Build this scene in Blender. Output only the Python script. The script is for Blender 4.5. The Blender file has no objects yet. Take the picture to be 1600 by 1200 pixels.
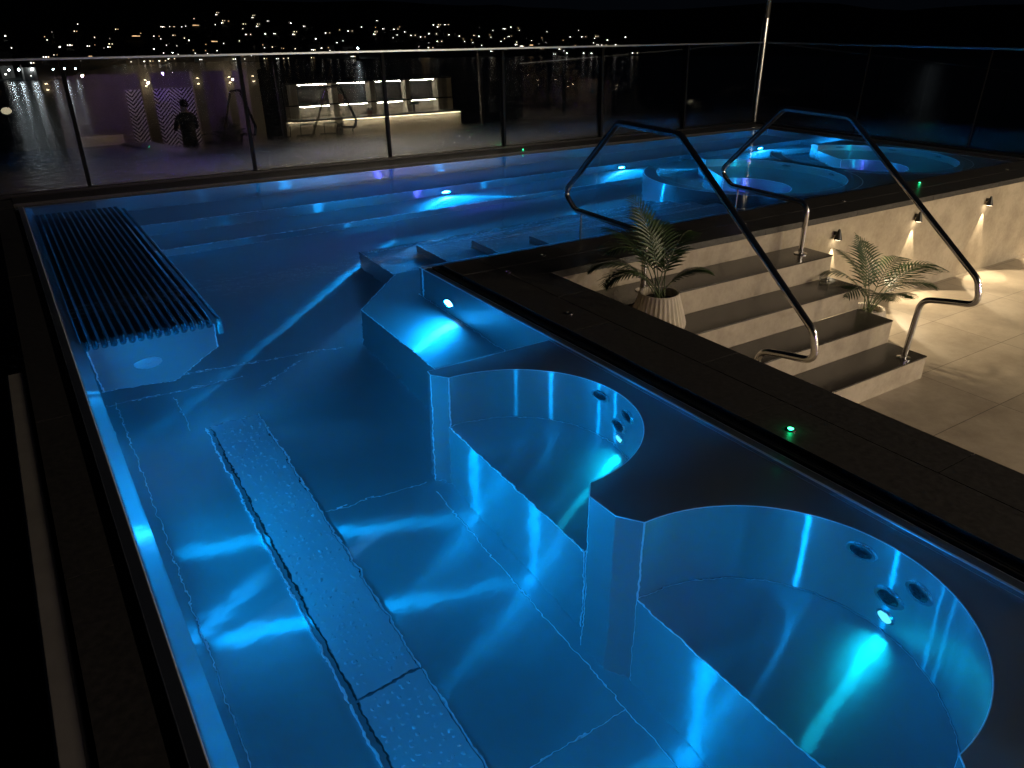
import bpy, bmesh, math, random
from mathutils import Vector, Matrix, Euler
R = math.radians
random.seed(7)
S = bpy.context.scene
COL = S.collection

# ------------------------------------------------------------------ camera
YAW, PITCH, ROLL, FPX = 0.5768, 0.4447, -0.0013, 1193.93
cam_d = bpy.data.cameras.new('camera'); cam = bpy.data.objects.new('camera', cam_d); COL.objects.link(cam)
f = Vector((math.sin(YAW)*math.cos(PITCH), math.cos(YAW)*math.cos(PITCH), -math.sin(PITCH)))
r = Vector((math.cos(YAW), -math.sin(YAW), 0)); u = r.cross(f)
r2 = math.cos(ROLL)*r + math.sin(ROLL)*u; u2 = -math.sin(ROLL)*r + math.cos(ROLL)*u
cam.matrix_world = Matrix(((r2.x, u2.x, -f.x, -2.2644), (r2.y, u2.y, -f.y, -4.6731), (r2.z, u2.z, -f.z, 1.55), (0, 0, 0, 1)))
cam_d.sensor_width = 36; cam_d.lens = FPX/1600*36; cam_d.clip_start = 0.05; cam_d.clip_end = 6000
S.camera = cam

# ------------------------------------------------------------------ world: night
w = bpy.data.worlds.new('World'); S.world = w; w.use_nodes = True
nt = w.node_tree; bg = nt.nodes['Background']
sky = nt.nodes.new('ShaderNodeTexSky'); sky.sky_type = 'NISHITA'; sky.sun_disc = False
sky.sun_elevation = R(-6); sky.sun_rotation = R(200)
bg.inputs[1].default_value = 0.05
addc = nt.nodes.new('ShaderNodeMix'); addc.data_type = 'RGBA'; addc.blend_type = 'ADD'; addc.inputs[0].default_value = 1
nt.links.new(sky.outputs[0], addc.inputs[6]); addc.inputs[7].default_value = (.018, .026, .044, 1); nt.links.new(addc.outputs[2], bg.inputs[0])
S.view_settings.view_transform = 'Standard'; S.view_settings.look = 'None'
S.view_settings.exposure = 0.0; S.view_settings.gamma = 1
cy = S.cycles
cy.max_bounces = 12; cy.glossy_bounces = 8; cy.diffuse_bounces = 3; cy.transmission_bounces = 8; cy.transparent_max_bounces = 16
cy.sample_clamp_indirect = 14.0; cy.blur_glossy = 0.6; cy.use_light_tree = True
cy.use_denoising = True

# ------------------------------------------------------------------ helpers
def tag(o, label=None, cat=None, group=None, kind=None):
    if label: o['label'] = label
    if cat: o['category'] = cat
    if group: o['group'] = group
    if kind: o['kind'] = kind
    return o
def empty(name, loc=(0, 0, 0), rz=0, label=None, cat=None, group=None):
    o = bpy.data.objects.new(name, None); COL.objects.link(o); o.location = loc; o.rotation_euler = (0, 0, rz)
    o.empty_display_size = .1
    return tag(o, label, cat, group)
def build(name, bm, mat, parent=None, loc=None, rot=None, bevel=0, smooth=35, keep=False, seg=2):
    if not keep: bmesh.ops.recalc_face_normals(bm, faces=bm.faces)
    for fc in bm.faces: fc.smooth = True
    for e in bm.edges:
        if len(e.link_faces) == 2:
            if e.calc_face_angle(0) > R(smooth): e.smooth = False
    me = bpy.data.meshes.new(name); bm.to_mesh(me); bm.free()
    for m in (mat if isinstance(mat, (list, tuple)) else [mat]): me.materials.append(m)
    o = bpy.data.objects.new(name, me); COL.objects.link(o)
    if parent: o.parent = parent
    if loc: o.location = loc
    if rot: o.rotation_euler = rot
    if bevel:
        b = o.modifiers.new('bevel', 'BEVEL'); b.width = bevel; b.material = -1;
        if mat is STEEL: o.data.materials.append(EDGE); b.material = 1
        b.width = bevel; b.segments = seg; b.limit_method = 'ANGLE'; b.angle_limit = R(40); b.harden_normals = True
    return o
def B(): return bmesh.new()
def box(bm, x0, x1, y0, y1, z0, z1, mi=0):
    v = [bm.verts.new(p) for p in ((x0,y0,z0),(x1,y0,z0),(x1,y1,z0),(x0,y1,z0),(x0,y0,z1),(x1,y0,z1),(x1,y1,z1),(x0,y1,z1))]
    for q in ((0,3,2,1),(4,5,6,7),(0,1,5,4),(1,2,6,5),(2,3,7,6),(3,0,4,7)):
        bm.faces.new([v[i] for i in q]).material_index = mi
    return v
def prism(bm, pts, z0, z1, mi=0, top=True, bottom=True):
    a = [bm.verts.new((x, y, z0)) for x, y in pts]; b = [bm.verts.new((x, y, z1)) for x, y in pts]
    n = len(pts)
    for i in range(n):
        bm.faces.new((a[i], a[(i+1) % n], b[(i+1) % n], b[i])).material_index = mi
    if top: bm.faces.new(b).material_index = mi
    if bottom: bm.faces.new(a[::-1]).material_index = mi
def prism_axis(bm, pts, y0, y1, mi=0):      # profile in XZ extruded along Y
    a = [bm.verts.new((x, y0, z)) for x, z in pts]; b = [bm.verts.new((x, y1, z)) for x, z in pts]; n = len(pts)
    for i in range(n): bm.faces.new((a[i], a[(i+1) % n], b[(i+1) % n], b[i])).material_index = mi
    bm.faces.new(b); bm.faces.new(a[::-1])
def arc(cx, cy_, rad, a0, a1, n, rx=None):
    rx = rx or rad
    return [(cx + rx*math.cos(R(a0+(a1-a0)*i/n)), cy_ + rad*math.sin(R(a0+(a1-a0)*i/n))) for i in range(n+1)]
def lathe(bm, prof, n=32, c=(0, 0, 0), cap=True, mi=0):
    rings = []
    for rr, z in prof:
        rings.append([bm.verts.new((c[0]+rr*math.cos(2*math.pi*i/n), c[1]+rr*math.sin(2*math.pi*i/n), c[2]+z)) for i in range(n)])
    for k in range(len(rings)-1):
        for i in range(n):
            bm.faces.new((rings[k][i], rings[k][(i+1) % n], rings[k+1][(i+1) % n], rings[k+1][i])).material_index = mi
    if cap:
        bm.faces.new(rings[0][::-1]).material_index = mi; bm.faces.new(rings[-1]).material_index = mi
def fillet(pts, rad, n=6):
    P = [Vector(p) for p in pts]; out = [P[0]]
    for i in range(1, len(P)-1):
        a = (P[i-1]-P[i]); b = (P[i+1]-P[i]); ang = a.angle(b)
        rr = rad[i] if isinstance(rad, (list, tuple)) else rad
        t = min(rr/math.tan(ang/2), a.length*.48, b.length*.48)
        p0 = P[i]+a.normalized()*t; p2 = P[i]+b.normalized()*t
        for k in range(n+1):
            s = k/n; out.append(p0*(1-s)**2+P[i]*2*s*(1-s)+p2*s*s)
    out.append(P[-1]); return out
def tube(bm, path, rad, n=12, caps=True, mi=0):
    P = [Vector(p) for p in path]; rings = []; up = None
    for i, p in enumerate(P):
        t = (P[min(i+1, len(P)-1)]-P[max(i-1, 0)]).normalized()
        if up is None: up = t.orthogonal().normalized()
        up = (up - t*up.dot(t)).normalized(); s = t.cross(up)
        rr = rad[i] if isinstance(rad, (list, tuple)) else rad
        rings.append([bm.verts.new(p+up*rr*math.cos(2*math.pi*k/n)+s*rr*math.sin(2*math.pi*k/n)) for k in range(n)])
    for a, b in zip(rings, rings[1:]):
        for k in range(n): bm.faces.new((a[k], a[(k+1) % n], b[(k+1) % n], b[k])).material_index = mi
    if caps: bm.faces.new(rings[0][::-1]).material_index = mi; bm.faces.new(rings[-1]).material_index = mi

# ------------------------------------------------------------------ materials
def mat(name):
    m = bpy.data.materials.new(name); m.use_nodes = True
    return m, m.node_tree, m.node_tree.nodes['Principled BSDF']
def N(t, ty, **k):
    n = t.nodes.new(ty)
    for a, b in k.items(): setattr(n, a, b)
    return n
def noise(t, scale, detail=4, rough=.55, coord='Object', stretch=None):
    tc = N(t, 'ShaderNodeTexCoord'); mp = N(t, 'ShaderNodeMapping'); nz = N(t, 'ShaderNodeTexNoise')
    nz.inputs['Scale'].default_value = scale; nz.inputs['Detail'].default_value = detail; nz.inputs['Roughness'].default_value = rough
    if stretch: mp.inputs['Scale'].default_value = stretch
    t.links.new(tc.outputs[coord], mp.inputs[0]); t.links.new(mp.outputs[0], nz.inputs[0]); return nz
def ramp(t, src, stops):
    c = N(t, 'ShaderNodeValToRGB'); e = c.color_ramp.elements
    while len(e) < len(stops): e.new(.5)
    for q, (p_, col) in zip(e, stops): q.position = p_; q.color = (*col, 1) if len(col) == 3 else col
    t.links.new(src, c.inputs[0]); return c
def mrange(t, src, a, b, fa=0., fb=1.):
    m = N(t, 'ShaderNodeMapRange'); m.inputs[1].default_value = fa; m.inputs[2].default_value = fb
    m.inputs[3].default_value = a; m.inputs[4].default_value = b; t.links.new(src, m.inputs[0]); return m
def bump(t, p, src, strength, dist=.01):
    b = N(t, 'ShaderNodeBump'); b.inputs['Strength'].default_value = strength; b.inputs['Distance'].default_value = dist
    t.links.new(src, b.inputs['Height']); t.links.new(b.outputs[0], p.inputs['Normal']); return b
def simple(name, col, rough=.5, metal=0., nscale=0, nbump=0, var=0, emit=None, es=0, spec=None):
    m, t, p = mat(name); p.inputs['Base Color'].default_value = (*col, 1); p.inputs['Roughness'].default_value = rough
    p.inputs['Metallic'].default_value = metal
    if spec is not None: p.inputs['Specular IOR Level'].default_value = spec
    if nscale:
        nz = noise(t, nscale)
        c = ramp(t, nz.outputs[0], [(.3, tuple(x*(1-var) for x in col)), (.7, tuple(min(1, x*(1+var)) for x in col))])
        t.links.new(c.outputs[0], p.inputs['Base Color'])
        if nbump: bump(t, p, nz.outputs[0], nbump)
    if emit: p.inputs['Emission Color'].default_value = (*emit, 1); p.inputs['Emission Strength'].default_value = es
    return m
def steel_mat(name, base=(.60, .64, .68), rough=.46, aniso=.6, floor_dir=(1, 0, 0), metal=.93, bmp=.04, sharp=.42, aniso2=.86):
    m, t, p = mat(name)
    grain = noise(t, 1, 3, .6, stretch=(260, 7, 260)); big = noise(t, 1.1, 3, .5)
    gm = N(t, 'ShaderNodeMath', operation='MULTIPLY_ADD'); gm.inputs[1].default_value = .25; t.links.new(grain.outputs[0], gm.inputs[0])
    bm_ = N(t, 'ShaderNodeMath', operation='MULTIPLY'); bm_.inputs[1].default_value = .75; t.links.new(big.outputs[0], bm_.inputs[0]); t.links.new(bm_.outputs[0], gm.inputs[2])
    c = ramp(t, gm.outputs[0], [(.2, tuple(x*.92 for x in base)), (.8, tuple(x*1.08 for x in base))]); t.links.new(c.outputs[0], p.inputs['Base Color'])
    rr = mrange(t, gm.outputs[0], rough*.94, rough*1.06, .25, .75); t.links.new(rr.outputs[0], p.inputs['Roughness'])
    p.inputs['Metallic'].default_value = metal
    p.inputs['Anisotropic'].default_value = aniso
    g = N(t, 'ShaderNodeNewGeometry'); sx = N(t, 'ShaderNodeSeparateXYZ'); t.links.new(g.outputs['Normal'], sx.inputs[0])
    ab = N(t, 'ShaderNodeMath', operation='ABSOLUTE'); t.links.new(sx.outputs[2], ab.inputs[0])
    gt = N(t, 'ShaderNodeMath', operation='GREATER_THAN'); gt.inputs[1].default_value = .75; t.links.new(ab.outputs[0], gt.inputs[0])
    mx = N(t, 'ShaderNodeMix', data_type='VECTOR'); t.links.new(gt.outputs[0], mx.inputs[0])
    mx.inputs[4].default_value = (0, 0, 1); mx.inputs[5].default_value = floor_dir
    t.links.new(mx.outputs[1], p.inputs['Tangent'])
    # slow sheet undulation plus fine brushing
    und = noise(t, 3.0, 4, .55); fine = noise(t, 60, 3, .6)
    b1 = N(t, 'ShaderNodeBump'); b1.inputs['Strength'].default_value = .35; b1.inputs['Distance'].default_value = .02; t.links.new(und.outputs[0], b1.inputs['Height'])
    b2 = N(t, 'ShaderNodeBump'); b2.inputs['Strength'].default_value = bmp; b2.inputs['Distance'].default_value = .001; t.links.new(fine.outputs[0], b2.inputs['Height'])
    b3 = N(t, 'ShaderNodeBump'); b3.inputs['Strength'].default_value = .22; b3.inputs['Distance'].default_value = .012; t.links.new(und.outputs[0], b3.inputs['Height'])
    t.links.new(b1.outputs[0], b2.inputs['Normal']); t.links.new(b2.outputs[0], p.inputs['Normal'])
    g2 = N(t, 'ShaderNodeBsdfAnisotropic'); g2.distribution = 'GGX'; g2.inputs['Anisotropy'].default_value = aniso2; g2.inputs['Rotation'].default_value = .25
    sc = N(t, 'ShaderNodeMath', operation='MULTIPLY'); sc.inputs[1].default_value = sharp; t.links.new(rr.outputs[0], sc.inputs[0])
    t.links.new(sc.outputs[0], g2.inputs['Roughness']); t.links.new(c.outputs[0], g2.inputs['Color'])
    t.links.new(b3.outputs[0], g2.inputs['Normal']); t.links.new(mx.outputs[1], g2.inputs['Tangent'])
    mm = N(t, 'ShaderNodeMixShader'); mm.inputs[0].default_value = .58; t.links.new(p.outputs[0], mm.inputs[1]); t.links.new(g2.outputs[0], mm.inputs[2])
    t.links.new(mm.outputs[0], t.nodes['Material Output'].inputs[0])
    return m
STEEL = steel_mat('pool_steel')
STEEL_PLATE = steel_mat('dimpled_steel', base=(.66, .70, .74), rough=.52, aniso=.2, metal=.84, sharp=.8, aniso2=.3)
EDGE = simple('polished_weld_edge', (.80, .86, .92), .33, .55)
POLISH = simple('polished_steel', (.66, .65, .64), .21, 1.0, 14, 0, .06)
DARKTUBE = simple('tube_steel', (.10, .12, .14), .30, .9)
TUBES = simple('lounger_tube_steel', (.16, .18, .2), .10, 1.0)
BLACK = simple('black_gap', (.008, .008, .009), .6)

def tile_mat(name, c0, c1, rough, sx, sy, joint=(.02, .02, .02), js=.003, nscale=3, bs=.06, wood=None, off=(0, 0)):
    m, t, p = mat(name)
    tc = N(t, 'ShaderNodeTexCoord'); mp = N(t, 'ShaderNodeMapping'); t.links.new(tc.outputs['Object'], mp.inputs[0])
    mp.inputs['Location'].default_value = (off[0], off[1], 0)
    br = N(t, 'ShaderNodeTexBrick'); br.offset = 0; t.links.new(mp.outputs[0], br.inputs[0])
    br.inputs['Scale'].default_value = 1; br.inputs['Brick Width'].default_value = sx; br.inputs['Row Height'].default_value = sy
    br.inputs['Mortar Size'].default_value = js; br.inputs['Mortar Smooth'].default_value = .1; br.inputs['Bias'].default_value = 0
    nz = noise(t, nscale, 8, .65); nz2 = noise(t, nscale*9, 6, .7)
    mxn = N(t, 'ShaderNodeMath', operation='MULTIPLY_ADD'); mxn.inputs[1].default_value = .35; t.links.new(nz2.outputs[0], mxn.inputs[0])
    sub = N(t, 'ShaderNodeMath', operation='SUBTRACT'); sub.inputs[1].default_value = .17; t.links.new(nz.outputs[0], sub.inputs[0]); t.links.new(sub.outputs[0], mxn.inputs[2])
    c = ramp(t, mxn.outputs[0], [(.34, c0), (.62, c1)])
    br.inputs['Color1'].default_value = (1, 1, 1, 1); br.inputs['Color2'].default_value = (.86, .86, .86, 1); br.inputs['Mortar'].default_value = (.3, .3, .3, 1)
    mul = N(t, 'ShaderNodeMix', data_type='RGBA', blend_type='MULTIPLY'); mul.inputs[0].default_value = 1
    t.links.new(c.outputs[0], mul.inputs[6]); t.links.new(br.outputs[0], mul.inputs[7]); t.links.new(mul.outputs[2], p.inputs['Base Color'])
    rr = mrange(t, nz.outputs[0], rough*.92, rough*1.1, .3, .7); t.links.new(rr.outputs[0], p.inputs['Roughness'])
    bb = N(t, 'ShaderNodeMath', operation='MULTIPLY_ADD'); bb.inputs[1].default_value = -1.5; t.links.new(br.outputs['Fac'], bb.inputs[0]); t.links.new(nz2.outputs[0], bb.inputs[2])
    bump(t, p, bb.outputs[0], bs, .01)
    return m
DECK = tile_mat('deck_stone', (.30, .25, .19), (.42, .36, .28), .32, 1.2, .6, nscale=2.2, off=(.3, .1))
RISER = tile_mat('limestone', (.30, .25, .185), (.45, .385, .295), .5, 20, 20, nscale=3.2, js=0.0)
TREAD = simple('tread_stone', (.036, .030, .026), .22, 0, 30, .04, .2)
COPING = simple('dark_coping_stone', (.045, .043, .042), .4, 0, 40, .08, .3)

def emis(name, col, st, sampled=True):
    m, t, p = mat(name); t.nodes.remove(p); e = N(t, 'ShaderNodeEmission'); e.inputs[0].default_value = (*col, 1); e.inputs[1].default_value = st
    t.links.new(e.outputs[0], t.nodes['Material Output'].inputs[0])
    if not sampled: m.cycles.emission_sampling = 'NONE'
    return m

# ------------------------------------------------------------------ pool shell
XL, YF, XE, YN, ZF = -2.09, 3.65, 7.93, -5.7, -1.2
pool = empty('swimming_pool', (0, 0, 0), label='stainless steel pool glowing blue with built-in whirlpool seats and dark stone coping', cat='pool')

def seg_floor():
    bm = B()
    prism(bm, [(XL-.1, YN-.06), (0.06, YN-.06), (.06, -.06), (XE+.06, -.06), (XE+.06, YF+.06), (XL-.1, YF+.06)], ZF-.05, ZF)
    def seam(x0, y0, x1, y1, wd=.0032, z=ZF):
        d = Vector((x1-x0, y1-y0)).normalized(); n = Vector((-d.y, d.x))*wd/2
        prism(bm, [(x0+n.x, y0+n.y), (x0-n.x, y0-n.y), (x1-n.x, y1-n.y), (x1+n.x, y1+n.y)], z-.001, z+.0025, mi=1)
    seam(-.79, -1.7, -.79, -3.18); seam(-.79, -3.18, -.79, -5.6); seam(-.79, -3.18, -1.33, -3.18)
    seam(-2.08, -.02, -1.3, -.05); seam(-1.72, -.1, -1.72, -.5); seam(-.9, -.02, -1.25, -.25, .0025)
    seam(-2.03, 0, -2.03, -4.8, .004); seam(-2.03, .22, -.6, .02, .003); seam(-.8, -1.6, -1.33, -1.55, .0025)
    return build('floor', bm, [STEEL, EDGE], pool, smooth=30)
seg_floor()
def wall(x0, x1, y0, y1, nm='wall'):
    bm = B(); box(bm, x0, x1, y0, y1, ZF+.001, -.006); return build(nm, bm, STEEL, pool, bevel=.009)
wall(0, .055, YN, -.056); wall(.0, XE+.0, -.055, -.0, 'wall') if False else None
bm = B(); box(bm, 0, XE, -.055, 0, ZF+.001, -.006); build('wall', bm, STEEL, pool, bevel=.009)
wall(-2.26, XE+.06, YF, YF+.055); wall(XE, XE+.055, -.055, YF-.001)
bm = B(); prism_axis(bm, [(-2.19, .014), (-2.23, .014), (-2.23, ZF+.002), (XL, ZF+.002), (-2.128, -.085), (-2.138, -.070)], YN, YF-.002)
build('wall', bm, STEEL, pool, bevel=.003)
wall(-2.2, .05, YN-.06, YN-.002)

# far wall bench and step
bm = B(); box(bm, XL, XE, 2.98, YF, -.68, -.62); prism_axis(bm, [(0, 0)]*3, 0, 0) if False else box(bm, XL+.001, XE-.001, 3.0, YF, ZF, -.681)
build('long_bench', bm, STEEL, pool, bevel=.006)
bm = B(); box(bm, XL, XE, 2.48, 3.0-.002, ZF+.001, -1.0); build('long_step', bm, STEEL, pool, bevel=.006)

# corner bench
bm = B(); prism(bm, [(-.001, -1.56), (-.47, -1.56), (-.47, -.05), (.05, .50), (.70, .50), (.70, 0.002), (-.001, 0.002)], ZF+.002, -.585)
build('corner_bench', bm, STEEL, pool, bevel=.006)
# wall-edge nozzle on the bench wall
def disc_fit(parent, name, prof, matl, loc, nrm, n=28, label=None):
    bm = B(); lathe(bm, prof, n); o = build(name, bm, matl, parent, loc=loc)
    o.rotation_mode = 'QUATERNION'; o.rotation_quaternion = Vector(nrm).to_track_quat('Z', 'Y')
    if label: o['label'] = label
    return o
# underwater stairs
stairs = None
for a, b, z in [(1.24, .45, -.20), (.88, .78, -.40), (.52, 1.09, -.60), (.11, 1.36, -.80)]:
    bm = B(); box(bm, a, 3.42, .003, b, ZF+.003 if z < -.7 else z-.199, z)
    for q in (.05, .08): box(bm, a+q, 3.42-q, b-q, b-q+.006, z-.001, z+.004)
    build('stair_tread', bm, STEEL, pool, bevel=.005)

# ---- near whirlpool island
C1, C2, RB = (-.69, -2.24), (-.69, -3.645), .55
out = [(-.001, -1.562), (-.742, -1.562), (-.75, -1.61), (-.69, -1.69)] + arc(*C1, RB, 88, -88, 48, .58) + [(-.69, -2.79), (-.75, -2.86), (-.75, -3.01), (-.69, -3.095)] \
    + arc(*C2, RB, 88, -88, 48, .59) + [(-.69, -4.195), (-.75, -4.26), (-.75, YN), (-.001, YN)]
bm = B(); prism(bm, out, ZF+.002, -.04); isl = build('whirlpool_island', bm, STEEL, pool, bevel=.004)
JET = simple('jet_chrome', (.62, .67, .72), .18, .95)
def jet(parent, loc, nrm):
    o = disc_fit(parent, 'jet', [(.057, 0), (.057, .005), (.051, .011), (.040, .009), (.038, .002)], JET, loc, nrm)
    bm = B(); lathe(bm, [(.037, .0025), (.037, .005), (.030, .0082)], 24)
    for k in range(6):
        lathe(bm, [(.0075, .0075), (.0075, .011), (.005, .0115)], 12, (.0185*math.cos(k*math.pi/3), .0185*math.sin(k*math.pi/3), 0))
    lathe(bm, [(.0075, .0075), (.0075, .011), (.005, .0115)], 12)
    g = build('jet_nozzle', bm, DARKTUBE, o)
    return o
LENS = emis('led_lens_blue', (.25, .6, 1.), 14, False); LENS_C = emis('led_lens_cyan', (.12, .75, .95), 1.4, False)
BLUE = (.0, .35, 1.0); CYAN = (.0, .60, .85); VIO = (.10, .10, 1.0)
def ulight(loc, nrm, power, col=BLUE, rad=.045, lens=LENS, spread=170, name='underwater_light', tilt=0):
    nrm = Vector(nrm).normalized(); loc = Vector(loc)
    o = disc_fit(pool, name, [(rad*1.35, 0), (rad*1.35, .004), (rad*1.15, .008), (rad*1.02, .008)], JET, loc, nrm)
    bm = B(); lathe(bm, [(rad, .008), (rad, .0095), (rad*.8, .011)], 28); l = build('lens', bm, lens, o)
    ld = bpy.data.lights.new('underwater_lamp', 'AREA'); ld.shape = 'DISK'; ld.size = rad*1.9; ld.energy = power; ld.color = col; ld.spread = R(spread)
    lo = bpy.data.objects.new('underwater_lamp', ld); COL.objects.link(lo); lo.parent = o; lo.location = (0, 0, .016); lo.rotation_euler = (math.pi, 0, 0)
    if tilt:
        wd_ = (Vector(nrm)+Vector((0, 0, -tilt))).normalized(); lo.rotation_mode = 'QUATERNION'
        lo.rotation_quaternion = o.rotation_quaternion.inverted() @ wd_.to_track_quat('-Z', 'Y')
    return o
for c, angs in ((C1, (9, -13, -6, -7)), (C2, (9.5, -13.5, -3.5, -4))):
    for a, z, kind in zip(angs, (-.17, -.20, -.37, -.50), 'jjjl'):
        rr = .5795 if c is C1 else .5895
        px, py = c[0]+rr*math.cos(R(a)), c[1]+.5495*math.sin(R(a)); nr = (-math.cos(R(a)), -math.sin(R(a)), 0)
        if kind == 'j': jet(isl, (px, py, z), nr)
        else: ulight((px, py, z), nr, .75, (0, .60, .88), .026, LENS_C, 115, name='seat_light', tilt=.5)
for c, y0, y1 in ((C1, -1.69, -2.79), (C2, -3.097, -4.193)):
    bm = B(); pts = [(-.70, y0)] + arc(*c, RB-.001, 88, -88, 40, .579 if c is C1 else .589) + [(-.70, y1)]
    prism(bm, pts, ZF+.003, -.60); build('whirlpool_seat', bm, STEEL, pool, bevel=.004)

# ---- far round whirlpools
def tub(cx, cy_, ang):
    r1, r0 = 1.17, 1.02; a0, a1 = ang           # opening between a0 and a1 (degrees)
    n = 56
    ring = arc(cx, cy_, r1, a1, a0+360, n) + arc(cx, cy_, r0, a0+360, a1, n)
    bm = B(); prism(bm, ring, ZF+.002, -.045); t_ = build('tub_wall', bm, STEEL, pool, bevel=.006)
    fc = (cx-.17, cy_-.12); fr = .47
    inner = arc(cx, cy_, r0-.001, a1, a0+360, n)
    foot = arc(fc[0], fc[1], fr, a0+362, a1-2, 32)
    bm = B(); prism(bm, inner + foot, ZF+.003, -.50); build('tub_seat', bm, STEEL, pool, bevel=.006)
    for k in range(4):
        a = -60+k*38; px, py = cx+(r0-.002)*math.cos(R(a)), cy_+(r0-.002)*math.sin(R(a))
        jet(t_, (px, py, -.25), (-math.cos(R(a)), -math.sin(R(a)), 0))
    return fc
f1 = tub(4.70, 1.17, (72, 122)); f2 = tub(6.86, 1.17, (72, 122))
bm = B()
q = 1.169
prism(bm, arc(4.70, 1.17, q, -88, 28, 24) + arc(6.86, 1.17, q, 152, 268, 24), ZF+.004, -.05)
prism(bm, [(4.05, .003), (4.70, .003)] + arc(4.70, 1.17, q, -92, -122, 8) + [(4.05, .1)], ZF+.004, -.05) if False else None
prism(bm, [(7.90, .004), (7.90, 2.3), (7.3, 2.25)] + arc(6.86, 1.17, q, 66, -88, 30), ZF+.004, -.05)
build('tub_platform', bm, STEEL, pool, bevel=.004)

# ---- tube lounger at the left
lg = pool
bm = B(); prism_axis(bm, [(XL+.001, -.46), (-1.44, -.46), (-1.44, -.52), (-1.70, -.86), (XL+.001, -.80)], -.20, 2.97); prism_axis(bm, [(-2.125, -.10), (-1.47, -.10), (-1.44, -.16), (-1.44, -.52), (-1.70, -.86), (XL+.0, -.80)], -.222, -.2001)
lounge = build('bubble_lounger', bm, STEEL, pool, bevel=.008)
bm = B(); ring_n = 15
for k in range(15):
    x = -2.115 + .046*k+.0
    bm = B()
    path = fillet([(x, -.20+.0*k, -.20), (x, -.245, -.12), (x, -.20, -.062), (x, 3.0, -.062), (x, 3.33, -.09)], .05, 5)
    tube(bm, path, .0175, 12); build('tube', bm, TUBES, lounge)
bm = B(); tube(bm, fillet([(-1.415, -.24, -.30), (-1.415, -.24, -.08), (-1.42, 3.2, -.07)], .06, 6), .016, 8); build('edge_tube', bm, POLISH, lounge)
disc_fit(lounge, 'nozzle', [(.075, 0), (.075, .006), (.060, .010), (.018, .010), (.016, .004)], STEEL_PLATE, (-1.83, -.222, -.53), (0, -1, 0))

# ---- perforated floor plates
def plate(y0, y1):
    bm = B(); box(bm, -1.615, -1.355, y1, y0, ZF+.008, ZF+.014)
    rnd = random.Random(int(y0*100)); y = y0-.03
    while y > y1+.03:
        for k in range(7):
            x = -1.590+.035*k+rnd.uniform(-.008, .008)
            if rnd.random() < .8:
                lathe(bm, [(.0075, ZF+.0135), (.0055, ZF+.0175), (.002, ZF+.018)], 7, (x, y+rnd.uniform(-.008, .008), 0))
        y -= .036
    o = build('massage_plate', bm, STEEL_PLATE, pool, smooth=50)
    bm = B()
    for x0 in (-1.652, -1.350): box(bm, x0, x0+.006, y1, y0, ZF+.0005, ZF+.016)
    build('plate_edge', bm, EDGE, o)
    bm = B()
    for x0 in (-1.644, -1.3549): box(bm, x0+.020 if x0 < -1.5 else x0, x0+.027 if x0 < -1.5 else x0+.0045, y1, y0, ZF+.0005, ZF+.004)
    build('plate_gap', bm, BLACK, o)
plate(-.54, -2.60); plate(-2.615, -4.9)

# ---- underwater lights
UW = 1.0
ulight((-.001, -.443, -.38), (-1, 0, 0), 26*UW, (.002, .34, 1.0))
for x in (1.83, 4.38, 7.0): ulight((x, 2.979, -.86), (0, -1, 0), 34*UW)
for y, pw in ((-.98, 11), (-1.62, 8.5), (-2.95, 8), (-4.5, 14)): ulight((-2.1262, y, -.55), (1, 0, .03), pw*UW)  # last of the row is out of view, added to brighten the foreground
for fc in (f1, f2): ulight((fc[0]-.3, fc[1]-.345, -.85), (.3, .35, 0), 3*UW, VIO, .03, LENS, name='tub_light')
for fx in (4.3, 6.5): ulight((fx, .27, -.30), (.35, .9, 0), 11*UW, CYAN, .03, LENS, name='tub_light')
ulight((3.46, .9, -1.0), (-1, .1, 0), 3, BLUE, .03) if False else None

for x, cc in ((.75, BLUE), (2.05, VIO), (3.0, BLUE)): ulight((x, 1.362, -.98), (.1, 1, .35), 3.5*UW, cc, .03, LENS, 75, name='step_light')
# ------------------------------------------------------------------ coping
bm = B(); rnd = random.Random(3)
def slabs(x0, x1, y0, y1, ax, L=1.2, z=.02, off=0, g=.004):
    a, b = (x0, x1) if ax == 'x' else (y0, y1); s = a - off
    while s < b:
        e = s+L; c0, c1 = max(s, a), min(e, b)
        if c1-c0 > .02:
            if ax == 'x': box(bm, c0+g/2, c1-g/2, y0, y1, z-.05, z+rnd.uniform(-.0006, .0006))
            else: box(bm, x0, x1, c0+g/2, c1-g/2, z-.05, z+rnd.uniform(-.0006, .0006))
        s = e
slabs(.40, .655, YN, -.665, 'y', off=.2); slabs(.125, .394, YN, -.12, 'y', off=.7)
slabs(.40, 9.2, -.665, -.40, 'x', off=0); slabs(.40, 9.2, -.394, -.125, 'x', off=.55)
slabs(-2.40, -2.265, YN, 4.0, 'y', off=.3); slabs(-2.26, 8.05, 3.77, 4.10, 'x', off=.2); slabs(8.06, 8.20, -.12, 4.1, 'y')
cop = build('coping', bm, COPING, pool)
bm = B()      # dark base under the coping and in the overflow channel
box(bm, .06, .63, YN, -.12, -1.2, -.032); box(bm, .0601, 9.2, -.63, -.06, -1.2, -.0321)
box(bm, -2.40, -2.235, YN, 3.7, -1.2, -.032); box(bm, -2.40, 8.2, 3.71, 4.25, -1.2, -.032); box(bm, 7.99, 8.25, -.12, 3.7, -1.2, -.0325)
build('overflow_channel', bm, BLACK, pool)
bm = B()      # grate bars of the overflow channel, right rim
for x0 in (.068, .083, .098): box(bm, x0, x0+.008, YN, -.11, -.006, .004)
for x0 in (.068, .083, .098): box(bm, .07, XE, -x0-.008, -x0, -.0061, .0041)
build('overflow_grate', bm, simple('grate_black', (.02, .022, .024), .35), pool)
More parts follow.
